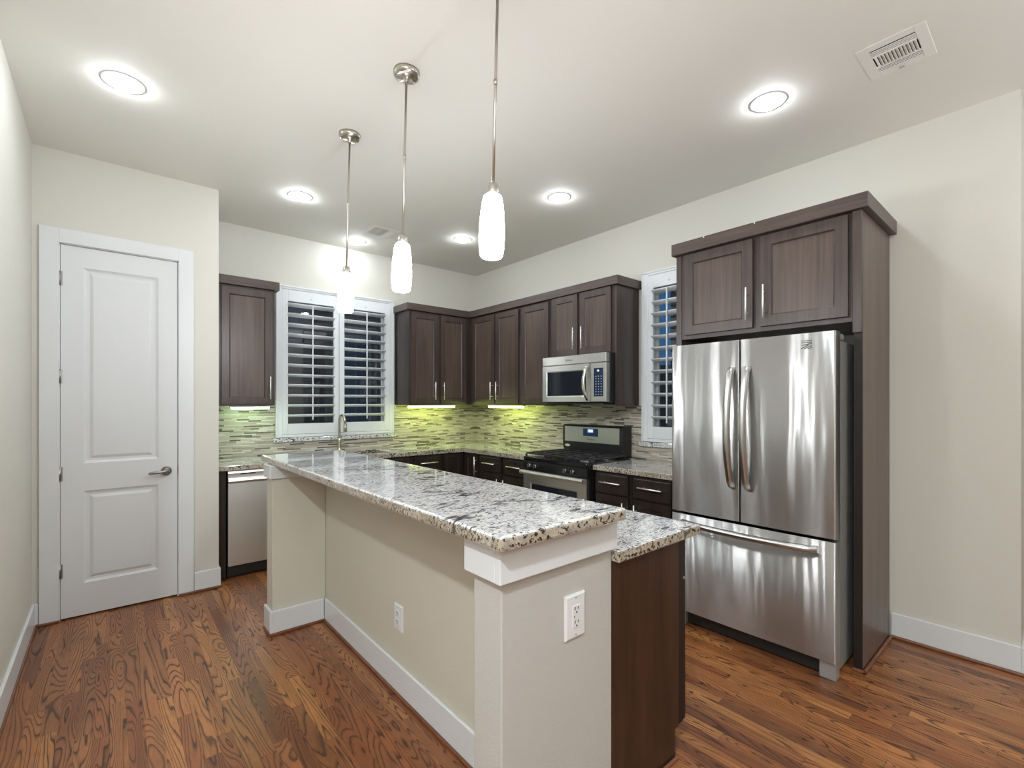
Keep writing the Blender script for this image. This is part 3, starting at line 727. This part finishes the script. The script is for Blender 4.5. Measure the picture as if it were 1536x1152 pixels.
# ------------------------------------------------------------------ refrigerator
t = thing('refrigerator', 'stainless french-door refrigerator with bottom freezer drawer', 'refrigerator', (-.42, -3.737, 0))
FY0, FY1 = -4.190, -3.284
obj('case', B().box(-.742, -.06, FY0+.012, FY1-.012, .03, 1.742, .004), 'grey_metal', t)
obj('door_gasket', B().box(-.758, -.7425, FY0+.018, FY1-.018, .12, 1.765), 'dark_slot', t)
def fdoor(name, y0, y1, z0, z1):
    # face bows very slightly outward across its width
    ss = [0, .004, .009] + [.02+.96*k/12 for k in range(13)] + [.991, .996, 1]; n = len(ss)-1; b = B(); rings = []
    for k in range(n+1):
        s_ = ss[k]; y = y0 + (y1-y0)*s_; e = min(s_, 1-s_)*(y1-y0)
        x = -.831 - .003*(1-(2*s_-1)**2) + (.003*(1-min(1, e/.004))**2)
        rings.append((x, y))
    poly = rings + [(-.758, y1), (-.758, y0)]
    a = b.ring([(x, y, z0) for x, y in poly]); c_ = b.ring([(x, y, z1) for x, y in poly])
    m = len(poly)
    for i in range(m):
        f_ = b.bm.faces.new((a[i], a[(i+1) % m], c_[(i+1) % m], c_[i])); f_.smooth = i < n
    b.bm.faces.new(a[::-1]); b.bm.faces.new(c_)
    return obj(name, b, 'steel', t)
dl = fdoor('door', -3.713, FY1, .728, 1.782)
dr = fdoor('door', FY0, -3.719, .728, 1.782)
fz = fdoor('freezer_drawer', FY0, FY1, .100, .712)
def bow(pts, across, wd, th):
    b = B(); rings = []
    for p in pts:
        p = Vector(p); a = Vector(across)*wd/2; x = Vector((th, 0, 0))
        rings.append(b.ring([p-a, p-a*.7-x, p+a*.7-x, p+a, p+a+x*.4, p-a+x*.4]))
    return b.skin(rings)
def bowpts(f, n=18): return [f(k/n) for k in range(n+1)]
H = lambda s_: .012 + .062*math.sin(PI*s_)**.75 if 0 < s_ < 1 else .004
obj('handle', bow(bowpts(lambda s_: (-.832-H(s_), -3.672, .925+.70*s_)), (0, 1, 0), .036, .020), 'handle_steel', dl)
obj('handle', bow(bowpts(lambda s_: (-.832-H(s_), -3.762, .925+.70*s_)), (0, 1, 0), .036, .020), 'handle_steel', dr)
obj('handle', bow(bowpts(lambda s_: (-.832-H(s_)*.85, -4.115+.756*s_, .662)), (0, 0, 1), .036, .020), 'handle_steel', fz)
obj('base_grille', B().box(-.775, -.743, FY0+.082, FY1-.082, .012, .092), 'black_plastic', t)
for y0, y1 in ((FY0+.006, FY0+.080), (FY1-.08, FY1-.006)): obj('foot', B().box(-.806, -.7425, y0, y1, .001, .095, .003), 'grey_metal', t)
for y in (FY0+.03, FY1-.03): obj('hinge_cover', B().box(-.78, -.66, y-.022, y+.022, 1.7425, 1.778, .004), 'grey_metal', t)
# striped emblem near the top corner of the hinged door
b = B(); q = lambda u, v: (-.8345, -4.060-u, 1.722+v)
def stripe(p0, p1, h):
    (u0, v0), (u1, v1) = p0, p1
    ff = [q(u0, v0), q(u1, v1), q(u1, v1+h), q(u0, v0+h)]
    b.skin([b.ring(ff), b.ring([(x+.004, y, z) for x, y, z in ff])], smooth=False)
stripe((-.026, .018), (.026, .018), .004); stripe((-.026, .009), (.026, .009), .004)
stripe((-.022, -.006), (.026, .002), .005); stripe((-.026, -.024), (.010, -.006), .006); stripe((-.010, -.024), (.026, -.010), .005); stripe((.006, -.024), (.028, -.020), .004)
obj('emblem', b, 'logo_grey', dr)

# ------------------------------------------------------------------ island
t = thing('kitchen_island', 'cream painted island half wall with white trim under the bar', 'island', (-2.5, -2.9, 0))
obj('knee_wall', B().box(-2.530, -2.302, -3.7995, -1.670, 0, 1.034), 'island_wall', t)
obj('end_post', B().box(-2.785, -2.2985, -3.930, -3.800, 0, 1.034, .004, 2), 'post_wall', t)
obj('wing_wall', B().box(-2.850, -2.5305, -1.803, -1.670, 0, 1.034, .004, 2), 'island_wall', t)
obj('post_trim', B().box(-2.810, -2.299, -3.955, -3.9305, .926, 1.034, .003, 2).box(-2.810, -2.7855, -3.9305, -3.785, .926, 1.034, .003, 2), 'white', t)
obj('wing_trim', B().box(-2.866, -2.5305, -1.820, -1.8035, .953, 1.034, .003).box(-2.866, -2.8505, -1.8035, -1.655, .953, 1.034, .003), 'white', t)
bb = obj('baseboard', B().box(-2.545, -2.5305, -3.7995, -1.819, .016, .15, .003).box(-2.866, -2.5455, -1.819, -1.8035, .016, .15, .003).box(-2.866, -2.8505, -1.8035, -1.665, .016, .15, .003), 'white', t)
obj('shoe_moulding', B().box(-2.553, -2.5305, -3.7995, -1.826, 0, .017, .005).box(-2.872, -2.5305, -1.826, -1.8035, 0, .017, .005).box(-2.872, -2.8505, -1.8035, -1.66, 0, .017, .005), 'shoe', bb)
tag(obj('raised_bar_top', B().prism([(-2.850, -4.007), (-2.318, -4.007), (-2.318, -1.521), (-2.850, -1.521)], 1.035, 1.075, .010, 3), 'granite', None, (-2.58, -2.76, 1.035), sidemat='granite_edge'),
    'long raised granite bar top on the island half wall', 'worktop')
c = thing('island_cabinet', 'dark wood cabinet with plain end panel below the lower island counter', 'cabinet', (-2.1, -2.8, 0))
obj('cabinet_body', B().box(-2.2975, -1.872, -3.9115, -1.68, .12, .874), 'wood_base', c)
b = B(); b.skin([b.ring([(x, y, z) for x, z in ((-2.2975, .002), (-1.893, .002), (-1.893, .12), (-1.868, .12), (-1.868, .874), (-2.2975, .874))]) for y in (-3.930, -3.912)], smooth=False)
obj('end_panel', b, 'wood_end', c)
obj('face_frame', B().box(-1.8675, -1.832, -3.9285, -1.68, .125, .874), 'wood_edge', c)
obj('toe_kick', B().box(-1.96, -1.935, -3.9115, -1.70, .0, .1195), 'black_plastic', c)
FI = FP(-1.832)
for k in range(4):
    u0 = -3.9295 + k*.5575
    drawer(c, FI, u0+.002, u0+.54, .71, .862, True, 'wood_edge'); door(c, FI, u0+.002, u0+.54, .13, .697, (u0+.50 if k % 2 == 0 else u0+.04, .57), 'wood_edge')
obj('shoe_moulding', B().box(-2.2975, -1.885, -3.944, -3.9305, 0, .017, .005), 'shoe', c)
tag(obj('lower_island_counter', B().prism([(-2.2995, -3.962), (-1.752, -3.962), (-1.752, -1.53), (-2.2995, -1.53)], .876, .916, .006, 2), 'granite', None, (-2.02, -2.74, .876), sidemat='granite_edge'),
    'lower granite counter of the island, one step below the bar', 'worktop')

def outlet(label, F, u0, u1, v0, v1, decora):
    t = thing('wall_outlet', label, 'outlet', F((u0+u1)/2, v0, 0))
    um, vm = (u0+u1)/2, (v0+v1)/2
    obj('cover_plate', B().slab(F, u0, u1, v0, v1, .006, [(u0+.001, u1-.001, v0+.001, v1-.001, [(.004, -.003)])], .0005), 'white_plastic', t)
    r = B()
    if decora: r.slab(F, um-.017, um+.017, vm-.034, vm+.034, .003, (), .0095)
    else:
        for s in (-1, 1): r.slab(F, um-.017, um+.017, vm+s*.02-.014, vm+s*.02+.014, .003, (), .0095)
    rc = obj('receptacle', r, 'white_plastic', t)
    s_ = B()
    for s in (-1, 1):
        c0 = vm + s*.021
        for du, hh in ((-.0065, .008), (.0065, .0065)): s_.slab(F, um+du-.0012, um+du+.0012, c0+.004-hh/2, c0+.004+hh/2+.002, .0006, (), .0126)
        s_.slab(F, um-.0025, um+.0025, c0-.010, c0-.005, .0006, (), .0126)
    if decora: s_.slab(F, um-.012, um-.009, vm-.002, vm+.003, .0006, (), .0126)
    obj('socket_slots', s_, 'dark_slot', rc)
    sc_ = B()
    for s in (-1, 1): a = F(um, vm+s*(v1-v0)*.42, .009); c_ = F(um, vm+s*(v1-v0)*.42, .0102); sc_.cyl(a, c_, .003, 10)
    obj('screw', sc_, 'grey_metal', t)
outlet('white outlet on the island end post facing the camera', FB(-3.930), -2.536, -2.446, .680, .818, True)
outlet('white outlet low on the long island half wall under the bar', FR(-2.530), -2.872, -2.790, .312, .434, False)

# ------------------------------------------------------------------ ceiling fixtures
def downlight(x, y, label):
    t = thing('recessed_light', label, 'ceiling light', (x, y, CZ), 'recessed ceiling lights')
    n = 36; b = B()
    prof = [(.094, CZ-.0005), (.0925, CZ-.0022), (.080, CZ-.0030), (.061, CZ-.0034), (.0595, CZ-.002)]
    b.lathe(x, y, prof, n, caps=False); obj('trim_ring', b, 'white', t)
    obj('lens', B().lathe(x, y, [(.0585, CZ-.003), (.0575, CZ-.012), (.049, CZ-.021), (.030, CZ-.027), (.003, CZ-.029)], n), 'lens', t)
    return t
p0 = downlight(-3.551, -1.820, 'lit recessed ceiling light in front of the pantry door')
for x, y, lb in ((-.887, -3.892, 'lit recessed ceiling light over the fridge, nearest the square vent'), (-2.460, -1.015, 'lit recessed ceiling light behind the farthest pendant, toward the pantry'),
                 (-.884, -2.328, 'lit recessed ceiling light in front of the over-microwave cabinet'), (-.918, -1.029, 'lit recessed ceiling light nearest the room corner'),
                 (-1.701, -.283, 'lit recessed ceiling light over the sink window')):
    dup(p0, (x, y, CZ), lb)
for x, y in ((-3.55, -5.4), (-.89, -5.6), (-.89, -7.6), (-3.55, -7.8), (-5.4, -4.4), (-5.4, -8.0)):
    o = dup(p0, (x, y, CZ), 'lit recessed ceiling light in the living area behind the camera')

def pendant(x, y, label):
    t = thing('pendant_light', label, 'pendant light', (x, y, CZ), 'pendant lights over the bar')
    obj('canopy', B().lathe(x, y, [(.064, CZ-.0005), (.064, CZ-.012), (.060, CZ-.024), (.046, CZ-.031), (.012, CZ-.034), (.011, CZ-.05), (.008, CZ-.052)], 32), 'nickel', t)
    obj('canopy_knob', B().lathe(x+.04, y, [(.006, CZ-.030), (.006, CZ-.040), (.002, CZ-.043)], 12), 'nickel', t)
    obj('rod', B().cyl((x, y, CZ-.05), (x, y, 2.236), .0058, 14).cyl((x, y, 2.62), (x, y, 2.64), .0075, 14), 'nickel', t)
    obj('socket_cap', B().lathe(x, y, [(.009, 2.246), (.017, 2.244), (.021, 2.235), (.025, 2.208), (.024, 2.204)], 24), 'nickel', t)
    obj('glass_shade', B().lathe(x, y, [(.012, 2.2035), (.026, 2.203), (.034, 2.197), (.039, 2.175), (.0435, 2.14), (.047, 2.09), (.0485, 2.045), (.047, 2.005), (.043, 1.975), (.038, 1.968), (.034, 1.9675), (.032, 1.972)], 32), 'shade', t)
    # rods hang a touch out of plumb
    t.rotation_euler = Vector((-.65, -.76, 0)).normalized() * 0
    return t
TILT = (math.radians(.9), math.radians(1.05), 0)
p0 = pendant(-2.493, -2.112, 'opal glass pendant farthest along the bar, before the sink window')
p0.rotation_euler = TILT
dup(p0, (-2.490, -2.828, CZ), 'opal glass pendant in the middle of the three over the bar')
dup(p0, (-2.487, -3.545, CZ), 'largest-looking opal glass pendant, nearest the end post, canopy out of view')

def vent_frame(b, x0, x1, y0, y1, m):
    b.box(x0, x1, y0, y0+m, CZ-.005, CZ-.0005, .002); b.box(x0, x1, y1-m, y1, CZ-.005, CZ-.0005, .002)
    b.box(x0, x0+m, y0+m, y1-m, CZ-.005, CZ-.0005); b.box(x1-m, x1, y0+m, y1-m, CZ-.005, CZ-.0005)
x0, x1, y0, y1, m = -.963, -.672, -4.553, -4.302, .043
t = thing('ceiling_vent', 'white three-way ceiling register near the right wall', 'vent', (-.82, -4.43, CZ))
b = B(); vent_frame(b, x0, x1, y0, y1, m); obj('vent_frame', b, 'vent_white', t)
obj('vent_backing', B().box(x0+m, x1-m, y0+m, y1-m, CZ-.0015, CZ-.0005), 'dark_slot', t)
b = B()
ix0, ix1, iy0, iy1 = x0+m, x1-m, y0+m, y1-m
def tilted(b, cx, cy, lx, ly, ang, ax):
    # blade lx by ly turned about its long axis
    c_, s_ = math.cos(ang), math.sin(ang); hx, hy, th = lx/2, ly/2, .0012
    pts = []
    for du in (-1, 1):
        r = []
        for dv, dw in ((-1, -1), (1, -1), (1, 1), (-1, 1)):
            if ax == 'y':
                p, q = dv*hx, dw*th; r.append((cx + p*c_ - q*s_, cy + du*hy, CZ-.0055 + p*s_ + q*c_))
            else:
                p, q = dv*hy, dw*th; r.append((cx + du*hx, cy + p*c_ - q*s_, CZ-.0055 + p*s_ + q*c_))
        pts.append(b.ring(r))
    b.skin(pts, smooth=False)
for k in range(4): tilted(b, ix0+.0115+k*.0125, (iy0+iy1)/2, .0070, iy1-iy0, .05, 'y')
for k in range(4): tilted(b, ix1-.008-k*.0125, (iy0+iy1)/2, .0125, iy1-iy0, .35, 'y')
b.box(ix0+.050, ix0+.058, iy0, iy1, CZ-.008, CZ-.003); b.box(ix1-.058, ix1-.050, iy0, iy1, CZ-.008, CZ-.003)
for k in range(12): tilted(b, (ix0+ix1)/2, iy0+.010+k*.0130, ix1-ix0-.116, .0125, .55, 'x')
obj('louvers', b, 'vent_white', t)
obj('damper_lever', B().box(x1-.026, x1-.018, -4.437, -4.417, CZ-.012, CZ-.008), 'grey_metal', t)
x0, x1, y0, y1, m = -1.762, -1.492, -.822, -.555, .035
t = thing('ceiling_vent', 'white square ceiling register above the sink area', 'vent', (-1.63, -.69, CZ))
b = B(); vent_frame(b, x0, x1, y0, y1, m); obj('vent_frame', b, 'vent_white', t)
obj('vent_backing', B().box(x0+m, x1-m, y0+m, y1-m, CZ-.0015, CZ-.0005), 'dark_slot', t)
b = B(); ix0, ix1, iy0, iy1 = x0+m, x1-m, y0+m, y1-m
for k in range(5): tilted(b, ix0+.007+k*.0125, (iy0+iy1)/2, .0085, iy1-iy0, .2, 'y')
b.box(ix0+.066, ix0+.072, iy0, iy1, CZ-.008, CZ-.003); b.box(ix1-.066, ix1-.058, iy0, iy1, CZ-.008, CZ-.003)
for k in range(16): tilted(b, (ix0+.072+ix1-.066)/2, iy0+.007+k*.0122, ix1-ix0-.14, .0105, .5, 'x')
for k in range(4): tilted(b, ix1-.008-k*.0125, (iy0+iy1)/2, .0125, iy1-iy0, -.35, 'y')
obj('louvers', b, 'vent_white', t)
